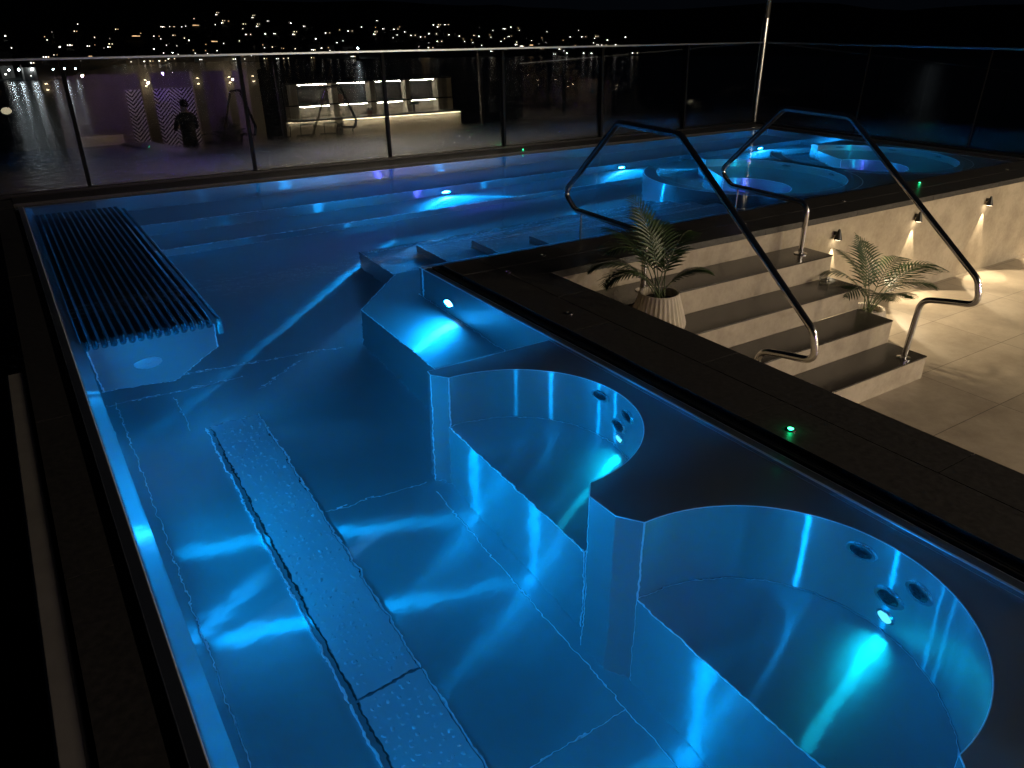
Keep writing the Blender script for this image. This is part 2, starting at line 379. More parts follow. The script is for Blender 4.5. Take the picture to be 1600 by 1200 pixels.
# push buttons on coping
GREEN = emis('indicator_green', (.05, 1, .35), 9)
for i, (x, y, lit) in enumerate([(.15+.06, -2.98, 1), (.85, -.30, 0), (.42, -.50, 0), (.28, -1.37, 0), (4.24, -.35, 0), (5.66, -.24, 1), (7.22, -.33, 0), (3.49, 3.90, 1)]):
    bm = B(); lathe(bm, [(.021, .0205), (.021, .024), (.018, .026), (.013, .026), (.0125, .0235)], 24); o = build('push_button', bm, POLISH, pool, loc=(x, y, 0))
    bm = B(); lathe(bm, [(.0115, .0225), (.0115, .0245), (.009, .0255)], 20); build('button_face', bm, GREEN if lit else BLACK, o)
    if lit:
        ld = bpy.data.lights.new('button_glow', 'POINT'); ld.energy = .05; ld.color = (.0, 1, .3); ld.shadow_soft_size = .008
        lo = bpy.data.objects.new('button_glow', ld); COL.objects.link(lo); lo.parent = o; lo.location = (0, 0, .04)
        o['label'] = 'round button glowing green'
# pool outer cladding
bm = B()
box(bm, .63, 9.2, -.655, -.63, -.93, -.035); box(bm, .630, .645, YN, -.656, -.93, -.0351)
build('cladding', bm, RISER, pool)
# beige ledge at far left, cut short where the light on it fades
bm = B(); box(bm, -2.485, -2.415, YN, -.55, -.9, .012); tag(build('side_ledge', bm, simple('ledge_grey', (.26, .25, .24), .7, 0, 8, .1, .12), bevel=.01), 'narrow pale stone ledge running along the outer left side of the pool', 'ledge')

# ------------------------------------------------------------------ water surface
m, t, p = mat('pool_water'); t.nodes.remove(p); g = N(t, 'ShaderNodeBsdfGlass'); g.inputs['IOR'].default_value = 1.333; g.inputs['Roughness'].default_value = 0
g.inputs[0].default_value = (.93, .98, 1, 1)
n1 = noise(t, 16, 2, .5); n2 = noise(t, 5, 2, .5); ad = N(t, 'ShaderNodeMath', operation='MULTIPLY_ADD'); ad.inputs[1].default_value = 2.0
t.links.new(n2.outputs[0], ad.inputs[0]); t.links.new(n1.outputs[0], ad.inputs[2])
b = N(t, 'ShaderNodeBump'); b.inputs['Strength'].default_value = .35; b.inputs['Distance'].default_value = .0028
t.links.new(ad.outputs[0], b.inputs['Height']); t.links.new(b.outputs[0], g.inputs['Normal']); t.links.new(g.outputs[0], t.nodes['Material Output'].inputs[0])
WATER = m
bm = B(); v = [bm.verts.new((x, y, 0)) for x, y in [(-2.195, YN), (0.057, YN), (.057, -.058), (XE+.056, -.058), (XE+.056, YF+.056), (-2.195, YF+.056)]]; bm.faces.new(v)
for fc in bm.faces: fc.normal_update()
o = build('water', bm, WATER, keep=True); tag(o, 'clear pool water lit blue from below', kind='structure')

# ------------------------------------------------------------------ deck, steps
bm = B(); v = [bm.verts.new(q_) for q_ in ((.6, -.6, -.93), (.6, -20, -.93), (22, -20, -.93), (22, -.6, -.93))]; bm.faces.new(v)
o = build('deck', bm, DECK, keep=False); tag(o, 'beige large-format stone tile terrace', kind='structure')
bm = B(); v = [bm.verts.new(q_) for q_ in ((.6, -5.9, -.935), (-6, -5.9, -.935), (-6, -20, -.935), (.6, -20, -.935))]; bm.faces.new(v)
tag(build('deck', bm, DECK), 'beige stone tile terrace behind the pool end', kind='structure')
st = empty('entry_steps', (.65, -.66, -.93), label='four dark-topped stone steps with pale risers leading up to the pool edge', cat='steps')
ys = [-.66, -1.0, -1.31, -1.62, -1.94]
zs = [-.186, -.372, -.558, -.744]
for i in range(4):
    bm = B(); box(bm, 0, 2.60-.05*0, ys[i+1]+.66, (ys[i]+.66 if i == 0 else ys[i]+.66-.0), 0 if i == 3 else zs[i]+.93-.186, zs[i]+.93-.012)
    if i == 0: pass
    build('riser', bm, RISER, st, bevel=.002)
    bm = B(); box(bm, 0, 2.603, ys[i+1]+.66-.003, ys[i]+.66-.001, zs[i]+.93-.0118, zs[i]+.93); build('tread', bm, TREAD, st, bevel=.002)
bm = B(); box(bm, 0, 2.598, -1.27, -.002, 0, .185); build('step_base', bm, RISER, st); 

# ------------------------------------------------------------------ handrails
def handrail(x, label):
    t_ = empty('handrail', (x, -1.9, -.744), label=label, cat='handrail', group='stainless handrails over the pool steps')
    prof = [(-1.87, -.74), (-1.90, -.27), (-2.08, -.235), (-2.29, -.20), (-2.24, -.03), (-1.07, .90), (-.47, .915), (.12, .34), (-.02, .235), (-.83, .225), (-.835, -.184)]
    path = fillet([(0, y+1.9, z+.744) for y, z in prof], [.1, .10, .10, .13, .12, .10, .10, .14, .12, .10, .1], 7)
    bm = B(); tube(bm, path, .0215, 16); build('rail', bm, POLISH, t_)
    for y, z in ((-1.87, -.744), (-.835, -.186)):
        bm = B(); lathe(bm, [(.052, 0), (.052, .006), (.024, .010)], 28, (0, y+1.9, z+.744+.0005)); build('base_flange', bm, POLISH, t_)
    bm = B(); tube(bm, [(0, -.10+1.9, .02+.744), (0, -.10+1.9, .23+.744)], .008, 10); build('support_rod', bm, POLISH, t_)
    return t_
h1 = handrail(1.34, 'bent stainless handrail nearer the corner, behind the dim potted palm')
h2 = handrail(3.06, 'bent stainless handrail at the outer end of the steps, next to the lit wall')

# ------------------------------------------------------------------ wall lamps
LAMPB = simple('lamp_black', (.012, .012, .012), .4)
WARM_LENS = emis('warm_lens', (1, .82, .55), 18)
for i, x in enumerate((3.74, 4.97, 6.25, 7.52)):
    lab = ['small black cone wall lamp by the top step, behind the palm fronds', 'small black cone wall lamp half hidden by the outer handrail', 'small black cone wall lamp in clear view on the wall at the far right', 'small black cone wall lamp beyond the right edge of view'][i]
    L = empty('wall_lamp', (x, -.656, -.14), label=lab, cat='wall lamp', group='cone lamps on the pool wall')
    bm = B(); lathe(bm, [(.036, -.055), (.034, -.05), (.020, .0), (.008, .035)], 24, (0, -.042, 0)); build('lamp_shade', bm, LAMPB, L, rot=None)
    bm = B(); lathe(bm, [(.029, -.0575), (.029, -.0562)], 20, (0, -.042, 0)); build('lens', bm, WARM_LENS, L)
    bm = B(); box(bm, -.012, .012, -.03, -.0005, -.02, .01); build('bracket', bm, LAMPB, L)
    ld = bpy.data.lights.new('wall_lamp_beam', 'SPOT'); ld.energy = 72; ld.color = (1, .80, .52); ld.spot_size = R(90); ld.spot_blend = .1; ld.shadow_soft_size = .012
    lo = bpy.data.objects.new('wall_lamp_beam', ld); COL.objects.link(lo); lo.parent = L; lo.location = (0, -.046, -.062); lo.rotation_euler = (R(-44), 0, 0)
    ld = bpy.data.lights.new('wall_lamp_graze', 'SPOT'); ld.energy = 28; ld.color = (1, .80, .52); ld.spot_size = R(44); ld.spot_blend = .1; ld.shadow_soft_size = .006
    lo = bpy.data.objects.new('wall_lamp_graze', ld); COL.objects.link(lo); lo.parent = L; lo.location = (0, -.030, -.064); lo.rotation_euler = (R(-4), 0, 0)

# ------------------------------------------------------------------ potted palms
m, t, p = mat('palm_leaf'); nz = noise(t, 30); c = ramp(t, nz.outputs[0], [(.3, (.016, .036, .012)), (.7, (.04, .075, .02))]); t.links.new(c.outputs[0], p.inputs['Base Color']); p.inputs['Roughness'].default_value = .4
LEAF = m
STEM = simple('palm_stem', (.07, .10, .035), .5, 0, 20, 0, .3)
SOIL = simple('soil', (.02, .014, .01), .95, 0, 60, .6, .4)
POT = simple('rope_pot', (.50, .44, .36), .75, 0, 12, 0, .12)
def palm(loc, seed, label, fr):
    t_ = empty('potted_palm', loc, label=label, cat='potted palm', group='potted palms beside the steps')
    bm = B(); n = 64; prof = [(.125, 0), (.145, .008), (.182, .05), (.187, .08), (.168, .15), (.134, .278), (.130, .288), (.120, .286), (.117, .23)]
    rings = []
    for rr, z in prof:
        rings.append([bm.verts.new(((rr+(.007 if (i % 2) and .01 < z < .27 else 0))*math.cos(2*math.pi*i/n), (rr+(.007 if (i % 2) and .01 < z < .27 else 0))*math.sin(2*math.pi*i/n), z)) for i in range(n)])
    for k in range(len(rings)-1):
        for i in range(n): bm.faces.new((rings[k][i], rings[k][(i+1) % n], rings[k+1][(i+1) % n], rings[k+1][i]))
    bm.faces.new(rings[0][::-1]); build('pot', bm, POT, t_, smooth=4)
    bm = B(); lathe(bm, [(.1135, .235), (.06, .245), (.01, .248)], 24, cap=False); build('soil', bm, SOIL, t_)
    rnd = random.Random(seed)
    for (az, ln, lift, droop) in fr:
        az = R(az); d = Vector((math.cos(az), math.sin(az), 0)); base = Vector((rnd.uniform(-.03, .03), rnd.uniform(-.03, .03), .245))
        pts = []; ns = 26
        pos = base.copy(); el = R(lift)
        for i in range(ns+1):
            pts.append(pos.copy()); s = i/ns
            e = el - R(droop)*(s**1.8)
            pos = pos + (d*math.cos(e)+Vector((0, 0, 1))*math.sin(e))*ln/ns
        bm = B(); tube(bm, pts, [.0042*(1-.8*i/ns)+.0006 for i in range(ns+1)], 6); fo = build('stem', bm, STEM, t_)
        bm = B(); side = d.cross(Vector((0, 0, 1))).normalized()
        for i in range(8, ns):
            for hh in (.3,):
                s = (i+hh)/ns; a = pts[i].lerp(pts[i+1], hh); tg = (pts[i+1]-pts[i]).normalized(); nn = side.cross(tg).normalized()
                L_ = ln*.30*math.sin(math.pi*min(1, (s-.25)/.8+.12))**.7*rnd.uniform(.85, 1.1)
                for sg in (-1, 1):
                    dd = (tg*(.55+.5*s)+side*sg*(1.0-.35*s)+nn*.12).normalized(); wd = .0066
                    wv = dd.cross(nn).normalized()*wd; prev = None; q0 = a
                    for k in range(5):
                        tt = k/4; c_ = a+dd*L_*tt + Vector((0, 0, -1))*L_*.28*tt*tt
                        ww = wv*(math.sin(math.pi*(tt*.85+.12))+.02)
                        cur = (bm.verts.new(c_-ww), bm.verts.new(c_+nn*-.002), bm.verts.new(c_+ww))
                        if prev:
                            bm.faces.new((prev[0], prev[1], cur[1], cur[0])); bm.faces.new((prev[1], prev[2], cur[2], cur[1]))
                        prev = cur
        build('frond', bm, LEAF, fo, keep=True, smooth=80)
    return t_
palm((1.20, -1.145, -.371), 4, 'potted palm in dim light on a step beside the pool corner',
     [(100, .75, 80, 45), (80, .68, 76, 60), (20, .62, 72, 90), (30, .55, 62, 110), (150, .62, 60, 120), (168, .55, 58, 130), (-40, .45, 60, 100), (175, .70, 72, 110), (60, .62, 74, 70), (135, .52, 56, 150), (120, .66, 72, 80)])
palm((3.57, -1.21, -.93), 9, 'brightly backlit potted palm on the deck at the outer end of the steps',
     [(95, .70, 82, 40), (-30, .80, 66, 105), (10, .74, 64, 90), (150, .72, 64, 95), (190, .74, 55, 95), (50, .70, 72, 60), (-60, .66, 60, 95), (120, .66, 74, 60), (-10, .84, 54, 95), (230, .58, 58, 90), (-100, .5, 62, 90)])

# candle glass on second step
bm = B(); lathe(bm, [(.028, 0), (.036, .006), (.038, .05), (.036, .052), (.034, .01), (.0, .008)][:5], 24)
m, t, p = mat('clear_glass'); p.inputs['Transmission Weight'].default_value = 1; p.inputs['Roughness'].default_value = .02; p.inputs['Base Color'].default_value = (.9, .92, .9, 1)
tag(build('candle_glass', bm, m, loc=(3.05, -1.1, -.3715)), 'small clear glass candle holder standing on the second step', 'candle holder')

# ------------------------------------------------------------------ glass balustrade
m, t, p = mat('balustrade_glass'); t.nodes.remove(p)
tr = N(t, 'ShaderNodeBsdfTransparent'); tr.inputs[0].default_value = (.80, .84, .85, 1)
gl = N(t, 'ShaderNodeBsdfGlossy'); gl.inputs['Roughness'].default_value = 0.0; gl.inputs[0].default_value = (.95, .97, 1, 1)
tcg = N(t, 'ShaderNodeTexCoord'); sg = N(t, 'ShaderNodeSeparateXYZ'); t.links.new(tcg.outputs['Object'], sg.inputs[0])
fog = mrange(t, sg.outputs[2], .26, 0, .10, .40); t.links.new(fog.outputs[0], gl.inputs['Roughness'])
lw = N(t, 'ShaderNodeFresnel'); lw.inputs[0].default_value = 1.5
fm = N(t, 'ShaderNodeMath', operation='MULTIPLY'); fm.inputs[1].default_value = 2.3; t.links.new(lw.outputs[0], fm.inputs[0])
mx = N(t, 'ShaderNodeMixShader'); t.links.new(fm.outputs[0], mx.inputs[0]); t.links.new(tr.outputs[0], mx.inputs[1]); t.links.new(gl.outputs[0], mx.inputs[2])
t.links.new(mx.outputs[0], t.nodes['Material Output'].inputs[0]); GLASS = m
RAILM = simple('rail_metal', (.38, .42, .46), .35, 1.0)
POSTM = simple('post_black', (.003, .003, .0035), .6, spec=.1)
TILT = R(2.42)
def balustrade(name_label, origin, rz, xs, post_r, hand=True):
    t_ = empty('glass_balustrade', origin, rz, label=name_label, cat='glass railing')
    rnd = random.Random(5)
    for i, (a, b_) in enumerate(zip(xs, xs[1:])):
        bm = B(); v = [bm.verts.new(q_) for q_ in ((a+.022, 0, .03), (b_-.022, 0, .03), (b_-.022, 0, 1.215), (a+.022, 0, 1.215))]; bm.faces.new(v)
        o = build('glass_panel', bm, GLASS, t_, keep=True)
        yaw = (.0038 if i < 3 else .0066, .0066, .0066, .0050, -.006, .004, .002)[i] if i < 7 else 0
        o.rotation_euler = (-TILT, 0, R(.38)+rnd.uniform(-.001, .001))
    for x in xs[1:-1]:
        bm = B(); box(bm, x-post_r, x+post_r, -.014, .02, 0, 1.22); o = build('post', bm, POSTM, t_); o.rotation_euler = (-TILT, 0, 0)
    bm = B(); y = math.sin(TILT)*1.22; box(bm, xs[0], xs[-1], y-.016, y+.020, 1.212, 1.237); build('top_rail', bm, RAILM, t_, bevel=.005)
    bm = B(); box(bm, xs[0], xs[-1], -.045, .045, -.03, .045); build('base_channel', bm, simple('channel_black', (.03, .03, .032), .35, .6), t_, bevel=.004)
    return t_
balustrade('frameless glass railing with black posts along the back edge, mirroring the bar', (0, 4.168, 0), 0, [-3.21, -1.57, .09, 1.73, 3.38, 5.01, 6.63, 8.25], .017)
balustrade('frameless glass railing along the right end, turned towards the viewer', (8.26, 4.168, 0), -math.pi/2, [0.0, 1.8, 3.47, 5.1, 6.7], .004)
# pole behind the railing corner
PL = empty('flagpole', (8.50, 4.42, -.95), label='tall steel pole rising behind the corner of the glass railing', cat='pole')
bm = B(); tube(bm, [(0, 0, 0), (0, 0, 2.52)], .055, 20); build('lower_sleeve', bm, POLISH, PL)
bm = B(); tube(bm, [(0, 0, 2.521), (0, 0, 7.5)], .045, 16); build('mast', bm, simple('mast_dark', (.06, .055, .05), .5), PL)

# ------------------------------------------------------------------ terrace buildings behind the camera (mirrored in the glass)
BEIGE = simple('render_beige', (.34, .30, .24), .7, 0, 6, .1, .08)
CREAM = simple('cream_panel', (.62, .58, .48), .6, 0, 5, 0, .05)
DARKW = simple('dark_panel', (.03, .028, .026), .6, 0, 6, 0, .2)
STRIP = emis('led_strip_warm', (1, .83, .55), 30)
STRIP_W = emis('led_strip_pale', (1, .93, .76), 30)
# bar
bar = empty('bar_counter', (4.7, -8.2, -.93), label='outdoor bar with lit shelf grid behind and a glowing strip under its counter', cat='bar')
bm = B(); box(bm, 0, 5.3, -.62, .12, 1.04, 1.09); build('counter_top', bm, DARKW, bar, bevel=.005)
bm = B(); box(bm, 1.45, 5.25, -.05, 0, 0, 1.035)
for k in range(76): tube(bm, [(1.47+.05*k, .004, .0), (1.47+.05*k, .004, 1.03)], .018, 6)
build('ribbed_front', bm, CREAM, bar)
bm = B(); box(bm, 0, 1.44, -.5, -.46, 0, 1.035); build('recessed_front', bm, CREAM, bar)
bm = B(); box(bm, 1.45, 5.2, .045, .07, 1.022, 1.038); box(bm, .05, 1.40, -.43, -.40, 1.022, 1.038); build('under_counter_strip', bm, STRIP, bar)
# back shelf
bs = empty('shelf_wall', (5.25, -9.6, -.93), label='tall grid shelving with lit cells on the wall behind the bar', cat='shelf')
bm = B(); box(bm, -.2, 5.4, -.05, 0, .9, 1.42); build('back_panel', bm, BEIGE, bs)
bm = B(); box(bm, -.2, 5.5, -.10, -.051, 0, 2.05); box(bm, -.2, 5.5, -.048, -.001, 1.45, 1.47); build('carcass', bm, DARKW, bs)
for i, x in enumerate((.0, 1.28, 2.55, 3.82, 4.98, 5.35)):
    bm = B(); box(bm, x-.09, x+.09, 0, .32, .9, 2.0); build('upright', bm, CREAM, bs)
for z in (1.42, 2.0):
    bm = B(); box(bm, -.12, 5.46, -.002, .34, z, z+.04); build('shelf_board', bm, DARKW, bs)
    bm = B()
    for x in (.12, 1.4, 2.67, 3.94): box(bm, x, x+1.0, .05, .09, z-.012, z-.001)
    build('shelf_strip', bm, STRIP_W, bs)
for x in (.64, 1.92, 3.19, 4.4):
    for z in (1.40, 1.98):
        ld = bpy.data.lights.new('shelf_lamp', 'AREA'); ld.shape = 'RECTANGLE'; ld.size = .9; ld.size_y = .04; ld.energy = 45; ld.color = (1, .9, .68)
        lo = bpy.data.objects.new('shelf_lamp', ld); COL.objects.link(lo); lo.parent = bs; lo.location = (x, .2, z); lo.rotation_euler = (R(20), 0, 0)
ld = bpy.data.lights.new('counter_lamp', 'AREA'); ld.shape = 'RECTANGLE'; ld.size = 3.7; ld.size_y = .03; ld.energy = 45; ld.color = (1, .82, .55)
lo = bpy.data.objects.new('counter_lamp', ld); COL.objects.link(lo); lo.parent = bar; lo.location = (3.3, .09, 1.02); lo.rotation_euler = (R(-15), 0, 0)
bs.scale = (.93, 1, 1)
# beer tap
tp = empty('beer_tap', (8.55, -8.5, .161), label='black three-handled beer tap standing on the bar counter', cat='beer tap')
bm = B(); tube(bm, [(0, 0, 0), (0, 0, .22)], .03, 12); tube(bm, [(-.15, 0, .26), (.15, 0, .26)], .05, 12); build('column', bm, LAMPB, tp)
for k in (-.1, 0, .1):
    bm = B(); tube(bm, [(k, .04, .28), (k, .06, .46)], [.012, .02], 10); build('tap_handle', bm, LAMPB, tp)
# small plants of the bar
def bar_plant(loc, s, label):
    t_ = empty('bar_plant', loc, label=label, cat='plant')
    bm = B(); lathe(bm, [(.07*s, 0), (.10*s, .16*s), (.09*s, .165*s), (.08*s, .12*s)], 20); build('pot', bm, simple('terracotta', (.30, .14, .09), .7), t_)
    bm = B(); rnd = random.Random(int(s*10))
    for k in range(26):
        a = rnd.uniform(0, 6.28); l = rnd.uniform(.12, .24)*s; e = rnd.uniform(.3, 1.3); d = Vector((math.cos(a)*math.cos(e), math.sin(a)*math.cos(e), math.sin(e)))
        sd = d.orthogonal().normalized()*.018*s; b0 = Vector((0, 0, .15*s))
        v = [bm.verts.new(q_) for q_ in (b0, b0+d*l*.5+sd, b0+d*l-Vector((0, 0, .03)), b0+d*l*.5-sd)]; bm.faces.new(v)
    build('leaves', bm, LEAF, t_, keep=True)
bar_plant((6.62, -9.43, .53), 1.4, 'fern in a terracotta pot on the upper shelf of the bar wall')
bar_plant((7.1, -8.45, .161), .8, 'small green plant standing on the bar counter beside the beer tap')
# stools
def stool(x, y, lab):
    t_ = empty('bar_stool', (x, y, -.93), label=lab, cat='bar stool', group='stools at the bar')
    bm = B(); box(bm, -.19, .19, -.19, .19, .70, .74); build('seat', bm, DARKW, t_, bevel=.01)
    for sx in (-1, 1):
        for sy in (-1, 1):
            bm = B(); tube(bm, [(sx*.21, sy*.21, 0), (sx*.17, sy*.17, .70)], .011, 8); build('leg', bm, LAMPB, t_)
    bm = B(); tube(bm, fillet([(-.18, .18, .70), (-.19, .2, 1.0), (.19, .2, 1.0), (.18, .18, .70)], .05, 5), .011, 8); build('backrest', bm, LAMPB, t_)
for x, lb in ((4.2, 'thin black bar stool at the outer end of the recessed bar'), (4.85, 'thin black bar stool in the middle of the three at the bar'), (5.5, 'thin black bar stool next to where the ribbed bar front begins')): stool(x, -7.65, lb)
# canopy and fill lamps added over the bar to light the terrace
can = empty('added_canopy', (4.2, -9.4, -.93), label='dark flat canopy added over the bar to carry terrace fill lamps', cat='canopy')
bm = B(); box(bm, -.2, 6.2, -.3, 2.2, 3.42, 3.52); build('roof_slab', bm, DARKW, can)
for x in (0, 6):
    bm = B(); box(bm, x-.05, x+.05, 2.0, 2.1, 0, 3.42); build('canopy_post', bm, DARKW, can)
for x in (.8, 2.4, 4.0, 5.6):
    bm = B(); lathe(bm, [(.05, 3.40), (.05, 3.4199)], 20, (x, 1.9, 0)); o = build('terrace_fill', bm, WARM_LENS, can)
    ld = bpy.data.lights.new('terrace_fill_lamp', 'SPOT'); ld.energy = 260; ld.color = (1, .80, .54); ld.spot_size = R(165); ld.spot_blend = .3; ld.shadow_soft_size = .05
    lo = bpy.data.objects.new('terrace_fill_lamp', ld); COL.objects.link(lo); lo.parent = can; lo.location = (x, 1.95, 3.37); lo.rotation_euler = (R(50), 0, 0)
# pavilion
pv = empty('pavilion', (-.8, -10, -.93), label='terrace pavilion with tall framed openings and a violet-lit patterned wall', cat='pavilion')
for x0, x1 in ((0, .22), (2.25, 2.5), (3.55, 3.8), (4.4, 4.6), (5.0, 5.3)):
    bm = B(); box(bm, x0, x1, -.15, .1, 0, 2.75); build('pillar', bm, BEIGE, pv)
bm = B(); box(bm, -.1, 5.4, -.2, .12, 2.45, 3.1); build('lintel', bm, BEIGE, pv)
bm = B(); box(bm, -.1, 5.3, -5.2, -5.0, 0, 3.0); box(bm, -.15, -.05, -5, -.2, 0, 3.0); box(bm, 5.25, 5.35, -5, -.2, 0, 3.0); build('inner_wall', bm, BEIGE, pv)
bm = B(); box(bm, -.1, 5.3, -5, -.2, 2.9, 3.0); build('ceiling', bm, BEIGE, pv)
m, t, p = mat('zigzag_wall'); tc = N(t, 'ShaderNodeTexCoord'); sx = N(t, 'ShaderNodeSeparateXYZ'); t.links.new(tc.outputs['Object'], sx.inputs[0])
pp = N(t, 'ShaderNodeMath', operation='PINGPONG'); pp.inputs[1].default_value = .35; t.links.new(sx.outputs[0], pp.inputs[0])
aa = N(t, 'ShaderNodeMath', operation='ADD'); t.links.new(pp.outputs[0], aa.inputs[0]); t.links.new(sx.outputs[2], aa.inputs[1])
ml = N(t, 'ShaderNodeMath', operation='MULTIPLY'); ml.inputs[1].default_value = 9; t.links.new(aa.outputs[0], ml.inputs[0])
fr_ = N(t, 'ShaderNodeMath', operation='FRACT'); t.links.new(ml.outputs[0], fr_.inputs[0]); c = ramp(t, fr_.outputs[0], [(.48, (.05, .05, .05)), (.52, (.75, .72, .7))]); t.links.new(c.outputs[0], p.inputs['Base Color'])
bm = B(); box(bm, 2.3, 4.4, -3.02, -3.0, .3, 2.1); build('patterned_wall', bm, m, pv)
bm = B(); box(bm, 2.3, 4.4, -2.98, -2.93, 2.60, 2.66); build('violet_strip', bm, emis('violet_strip', (.25, .12, 1), 60), pv)
for x, y, col, e in ((3.3, -2.3, (.30, .15, 1), 60), (1.2, -2.2, (1, .75, .5), 90), (3.3, -1.0, (1, .75, .55), 45), (2.37, .45, (1, .8, .55), 16), (4.5, .45, (1, .8, .55), 16)):  # front pair, before the sconces, added to brighten the pillars
    ld = bpy.data.lights.new('pavilion_light', 'POINT'); ld.energy = e; ld.color = col; ld.shadow_soft_size = .03
    lo = bpy.data.objects.new('pavilion_light', ld); COL.objects.link(lo); lo.parent = pv; lo.location = (x, y, 2.5 if y < 0 else 2.2)
for x in (.11, 2.37, 3.67, 4.5, 5.15):
    for z in (2.12, 2.26):
        bm = B(); lathe(bm, [(.03, z), (.03, z+.03)], 12, (x, .14, 0)); build('sconce', bm, WARM_LENS, pv)
# bench and plant silhouettes inside
bm = B(); box(bm, .8, 2.0, -3, -2.4, .38, .45)
for a in (.85, 1.9):
    box(bm, a, a+.05, -2.95, -2.9, 0, .38); box(bm, a, a+.05, -2.5, -2.45, 0, .38)
box(bm, .8, 2.0, -3.05, -3.0, .45, .9)
o = build('lounge_sofa', bm, CREAM, bevel=.01); o.location = (-.8, -10, -.93); tag(o, 'pale sofa inside the pavilion seen through its open front', 'sofa')
# paper lantern
lt = empty('globe_lantern', (-1.75, -7.2, .78), label='round cream globe lantern glowing beside the pavilion', cat='lantern')
bm = B(); bmesh.ops.create_uvsphere(bm, u_segments=28, v_segments=16, radius=.10)
for v_ in bm.verts: v_.co.z *= .7
build('globe', bm, emis('paper_glow', (1, .85, .55), 4.5), lt)
bm = B(); tube(bm, [(0, 0, -.07), (0, 0, -1.7)], .012, 8); build('stand', bm, LAMPB, lt)

# ------------------------------------------------------------------ person on the deck
def person(loc, rz):
    P = {'pelvis': (0, 0, .93), 'waist': (0, .0, 1.05), 'chest': (0, .01, 1.28), 'neckb': (0, 0, 1.45), 'neck': (0, 0, 1.52), 'head': (0, .015, 1.60), 'crown': (0, .005, 1.72),
         'hl': (.10, 0, .90), 'kl': (.11, .02, .50), 'al': (.11, 0, .09), 'tl': (.12, .14, .03), 'hr': (-.10, 0, .90), 'kr': (-.12, .02, .50), 'ar': (-.13, 0, .09), 'tr': (-.15, .13, .03),
         'sl': (.19, 0, 1.40), 'el': (.27, .06, 1.14), 'wl': (.10, .24, 1.20), 'sr': (-.19, 0, 1.40), 'er': (-.27, .07, 1.14), 'wr': (-.08, .25, 1.24)}
    Rd = {'pelvis': .155, 'waist': .14, 'chest': .16, 'neckb': .09, 'neck': .055, 'head': .085, 'crown': .07, 'hl': .10, 'kl': .06, 'al': .042, 'tl': .035, 'hr': .10, 'kr': .06, 'ar': .042, 'tr': .035,
          'sl': .065, 'el': .043, 'wl': .030, 'sr': .065, 'er': .043, 'wr': .030}
    E = [('pelvis', 'waist'), ('waist', 'chest'), ('chest', 'neckb'), ('neckb', 'neck'), ('neck', 'head'), ('head', 'crown'), ('pelvis', 'hl'), ('hl', 'kl'), ('kl', 'al'), ('al', 'tl'), ('pelvis', 'hr'), ('hr', 'kr'), ('kr', 'ar'), ('ar', 'tr'),
         ('neckb', 'sl'), ('sl', 'el'), ('el', 'wl'), ('neckb', 'sr'), ('sr', 'er'), ('er', 'wr')]
    # fingers
    for s, wn in ((1, 'wl'), (-1, 'wr')):
        wv = Vector(P[wn]); d = Vector((-s*.85, .35, .15)).normalized(); P[wn+'p'] = tuple(wv+d*.06); Rd[wn+'p'] = .026; E.append((wn, wn+'p'))
        for k in range(4):
            b0 = wv+d*.09+Vector((0, 0, .027-.018*k)); t0 = b0+d*(.035+.01*(k in (1, 2)))+Vector((0, -.012, 0)); 
            P[wn+str(k)] = tuple(b0); P[wn+str(k)+'t'] = tuple(t0); Rd[wn+str(k)] = .009; Rd[wn+str(k)+'t'] = .007; E += [(wn+'p', wn+str(k)), (wn+str(k), wn+str(k)+'t')]
        b0 = wv+d*.045+Vector((0, .0, .045)); P[wn+'th'] = tuple(b0); Rd[wn+'th'] = .010; E.append((wn, wn+'th'))
    names = list(P); idx = {n: i for i, n in enumerate(names)}
    me = bpy.data.meshes.new('person'); me.from_pydata([P[n] for n in names], [(idx[a], idx[b_]) for a, b_ in E], [])
    o = bpy.data.objects.new('person', me); COL.objects.link(o); o.location = loc; o.rotation_euler = (0, 0, rz)
    sk = o.modifiers.new('skin', 'SKIN'); sk.use_smooth_shade = True
    for n, sv in zip(names, me.skin_vertices[0].data):
        rr = Rd[n]; sv.radius = (rr*(1.15 if n in ('chest', 'waist', 'pelvis') else 1), rr*(.75 if n in ('chest', 'waist', 'pelvis') else 1)); sv.use_root = (n == 'pelvis')
    ss = o.modifiers.new('sub', 'SUBSURF'); ss.levels = 2; ss.render_levels = 2
    m, t, p = mat('person_body'); tc = N(t, 'ShaderNodeTexCoord'); sx = N(t, 'ShaderNodeSeparateXYZ'); t.links.new(tc.outputs['Object'], sx.inputs[0])
    c = ramp(t, sx.outputs[2], [(.0, (.02, .02, .025)), (1.0, (.02, .02, .025))]); 
    gt = N(t, 'ShaderNodeMath', operation='GREATER_THAN'); gt.inputs[1].default_value = 1.49; t.links.new(sx.outputs[2], gt.inputs[0])
    gy = N(t, 'ShaderNodeMath', operation='GREATER_THAN'); gy.inputs[1].default_value = .2; t.links.new(sx.outputs[1], gy.inputs[0])
    mxx = N(t, 'ShaderNodeMath', operation='MAXIMUM'); t.links.new(gt.outputs[0], mxx.inputs[0]); t.links.new(gy.outputs[0], mxx.inputs[1])
    mc = N(t, 'ShaderNodeMix', data_type='RGBA'); mc.inputs[6].default_value = (.018, .018, .022, 1); mc.inputs[7].default_value = (.42, .24, .17, 1); t.links.new(mxx.outputs[0], mc.inputs[0]); t.links.new(mc.outputs[2], p.inputs['Base Color'])
    p.inputs['Roughness'].default_value = .8; me.materials.append(m)
    tag(o, 'person in dark clothes standing on the terrace with hands folded at the chest', 'person')
    bm = B(); bmesh.ops.create_uvsphere(bm, u_segments=20, v_segments=12, radius=.098)
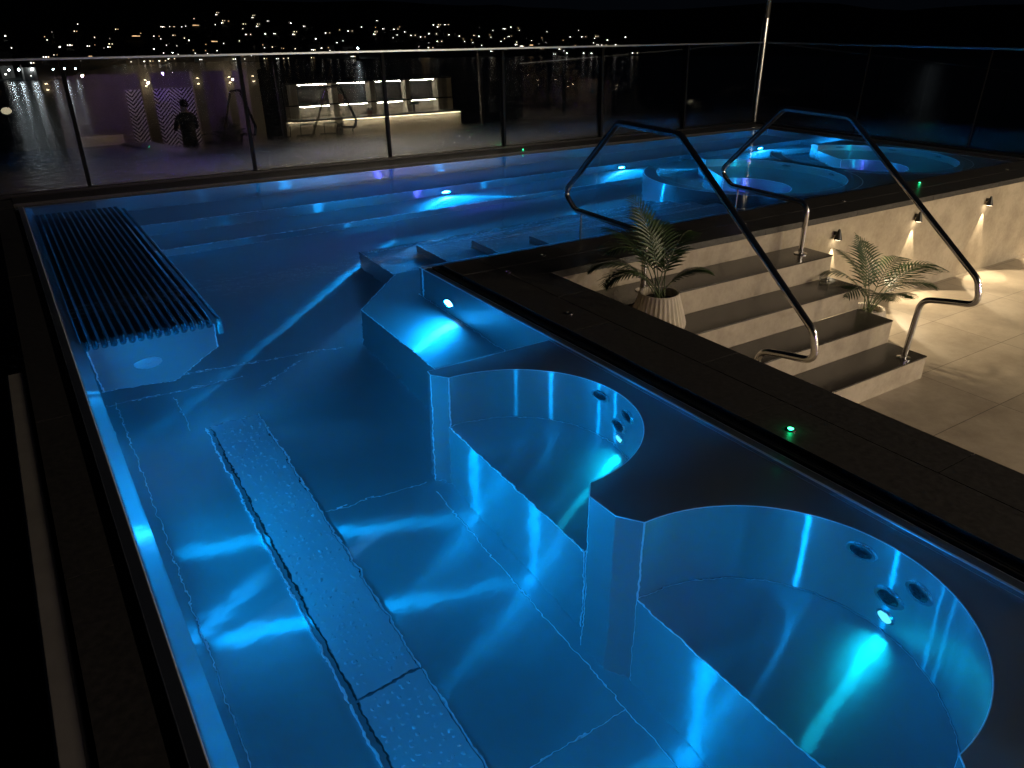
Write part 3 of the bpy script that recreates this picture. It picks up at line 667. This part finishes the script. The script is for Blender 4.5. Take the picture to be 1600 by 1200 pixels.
    for v_ in bm.verts: v_.co = Vector((v_.co.x*.9, v_.co.y*1.0-.015, v_.co.z*.95+1.675))
    bmesh.ops.delete(bm, geom=[v_ for v_ in bm.verts if v_.co.y > .045 and v_.co.z < 1.68 or v_.co.z < 1.60], context='VERTS')
    build('hair', bm, simple('dark_hair', (.012, .009, .007), .6), o)
    bm = B(); lathe(bm, [(.012, 0), (.004, .018)], 8, (0, .095, 1.605)); 
    for s in (-1, 1): lathe(bm, [(.009, 0), (.009, .03), (.004, .035)], 8, (s*.086, .01, 1.60))
    build('face_feature', bm, m, o)
    return o
person((1.5, -5.6, -.93), R(160))

# ------------------------------------------------------------------ bay and far shore
SEAZ = -35
m, t, p = mat('sea_water'); p.inputs['Base Color'].default_value = (.004, .006, .009, 1); p.inputs['Roughness'].default_value = .2; p.inputs['Specular IOR Level'].default_value = .03
nz = noise(t, .25, 4, .6, stretch=(1, 1, 1)); bump(t, p, nz.outputs[0], .6, 1.2)
bm = B(); v = [bm.verts.new(q_) for q_ in ((-3000, -200, SEAZ), (4000, -200, SEAZ), (4000, 4500, SEAZ), (-3000, 4500, SEAZ))]; bm.faces.new(v)
tag(build('sea', bm, m), 'dark bay water below the terrace', kind='structure')
from mathutils import noise as mn
def shore(az): return 640 + 190*min(1, max(0, (az-4)/4)) + max(0, az-8)*3
def hz(az, d):
    s = max(0, d-shore(az)); k = mn.noise(Vector((az*.13, d*.004, 3)))*12+mn.noise(Vector((az*.5, d*.012, 9)))*5
    return SEAZ-1 + s*.088 + k*min(1, s/120) if s > 0 else SEAZ-3
CX, CY = -2.26, -4.67
bm = B(); grid = []
AZ = [i*2-40 for i in range(62)]; DD = [560+i*25 for i in range(44)]
for az in AZ:
    grid.append([bm.verts.new((CX+d*math.sin(R(az)), CY+d*math.cos(R(az)), hz(az, d))) for d in DD])
for a, b_ in zip(grid, grid[1:]):
    for i in range(len(DD)-1): bm.faces.new((a[i], a[i+1], b_[i+1], b_[i]))
tag(build('hillside', bm, simple('night_hill', (.010, .013, .009), .95, 0, .02, 0, .4)), 'dark wooded hillside across the bay', kind='structure')
HB = simple('house_wall', (.10, .09, .08), .8); HR = simple('house_roof', (.05, .03, .025), .8)
WINS = [emis('window_warm', (1, .80, .52), 3.6, False), emis('window_pale', (1, .93, .80), 3.6, False), emis('window_bright', (1, .95, .86), 9, False), emis('window_dim', (1, .62, .3), 1.6, False)]
vars_ = []
rnd = random.Random(11)
for k in range(12):
    bm = B(); wd = rnd.uniform(7, 13); h = rnd.choice((4, 6.5, 6.5)); box(bm, -wd/2, wd/2, -3.5, 3.5, -4, h, 0)
    a = [bm.verts.new(q_) for q_ in ((-wd/2-.5, -4, h), (wd/2+.5, -4, h), (wd/2+.5, 4, h), (-wd/2-.5, 4, h), (-wd/2, 0, h+2), (wd/2, 0, h+2))]
    for q_ in ((0, 1, 5, 4), (2, 3, 4, 5), (1, 2, 5), (3, 0, 4)): bm.faces.new([a[i] for i in q_]).material_index = 1
    nwin = (1, 2, 3, 1, 4, 2, 1, 5, 2, 3, 2, 1)[k]
    for j in range(nwin):
        x = -wd/2+1+(wd-3)*rnd.random(); z = rnd.choice((.8, 3.6)) if h > 5 else .8; s = rnd.uniform(.45, 1.1)
        if k == 9: s = 4.0
        box(bm, x, x+s, -3.56, -3.5, z, z+rnd.uniform(.45, .8), 2+rnd.choice((0, 1, 1, 2, 3)) )
    me = bpy.data.meshes.new('house')
    for fc in bm.faces: fc.smooth = False
    bm.to_mesh(me); bm.free()
    for q_ in [HB, HR]+WINS: me.materials.append(q_)
    vars_.append(me)
clusters = [(3, 800, 2.5, 70, 14), (6, 900, 2.5, 90, 20), (8, 900, 2.5, 70, 10), (11.5, 1180, 2.5, 40, 3), (12, 960, 3, 60, 16), (15, 1040, 4, 120, 40), (17, 1210, 3.5, 60, 14), (18.5, 1000, 3, 90, 14), (22, 1040, 4, 110, 14), (26, 1050, 4, 100, 20), (29.5, 1090, 4, 80, 26), (32, 1110, 4, 70, 14), (36, 1050, 3, 60, 24), (38.5, 1040, 2.2, 60, 22)]
for az0, d0, sa, sd, n in clusters:
    for i in range(n):
        az = rnd.gauss(az0, sa*.7); d = max(shore(az)+12, rnd.gauss(d0, sd)); 
        o = bpy.data.objects.new('house', rnd.choice(vars_)); COL.objects.link(o)
        o.location = (CX+d*math.sin(R(az)), CY+d*math.cos(R(az)), hz(az, d)+1.2); o.rotation_euler = (0, 0, -R(az)+rnd.uniform(-.35, .35))
        tag(o, 'distant hillside house with lit windows across the dark bay', 'house', 'lit houses on the far hillside')
# quay lamps whose light streaks on the bay
LAMPQ = emis('quay_light', (.85, .95, 1), 100)
def quay(az, d, s, z, label, group=None):
    x, y = CX+d*math.sin(R(az)), CY+d*math.cos(R(az))
    t_ = empty('street_lamp', (x, y, SEAZ), label=label, cat='street lamp', group=group)
    bm = B(); tube(bm, [(0, 0, 0), (0, 0, z)], .15, 6); build('lamp_post', bm, LAMPB, t_)
    bm = B(); bmesh.ops.create_icosphere(bm, subdivisions=1, radius=s); 
    build('lamp_head', bm, LAMPQ, t_, loc=(0, 0, z+s))
for az, s in ((1.7, .6), (2.2, .7), (2.9, .7), (4.0, .4), (4.6, .5), (5.2, .35)):
    quay(az, 648, s, 6, 'bright white quay lamp on the shore at far left, its light streaking on the water', 'quay lamps on the far-left shore')
quay(22.6, 890, .9, 9, 'single brightest white lamp on the far shore above the railing centre')
quay(60.0, 1000, .5, 60, 'lone tiny light high on the dark hillside at the far right')
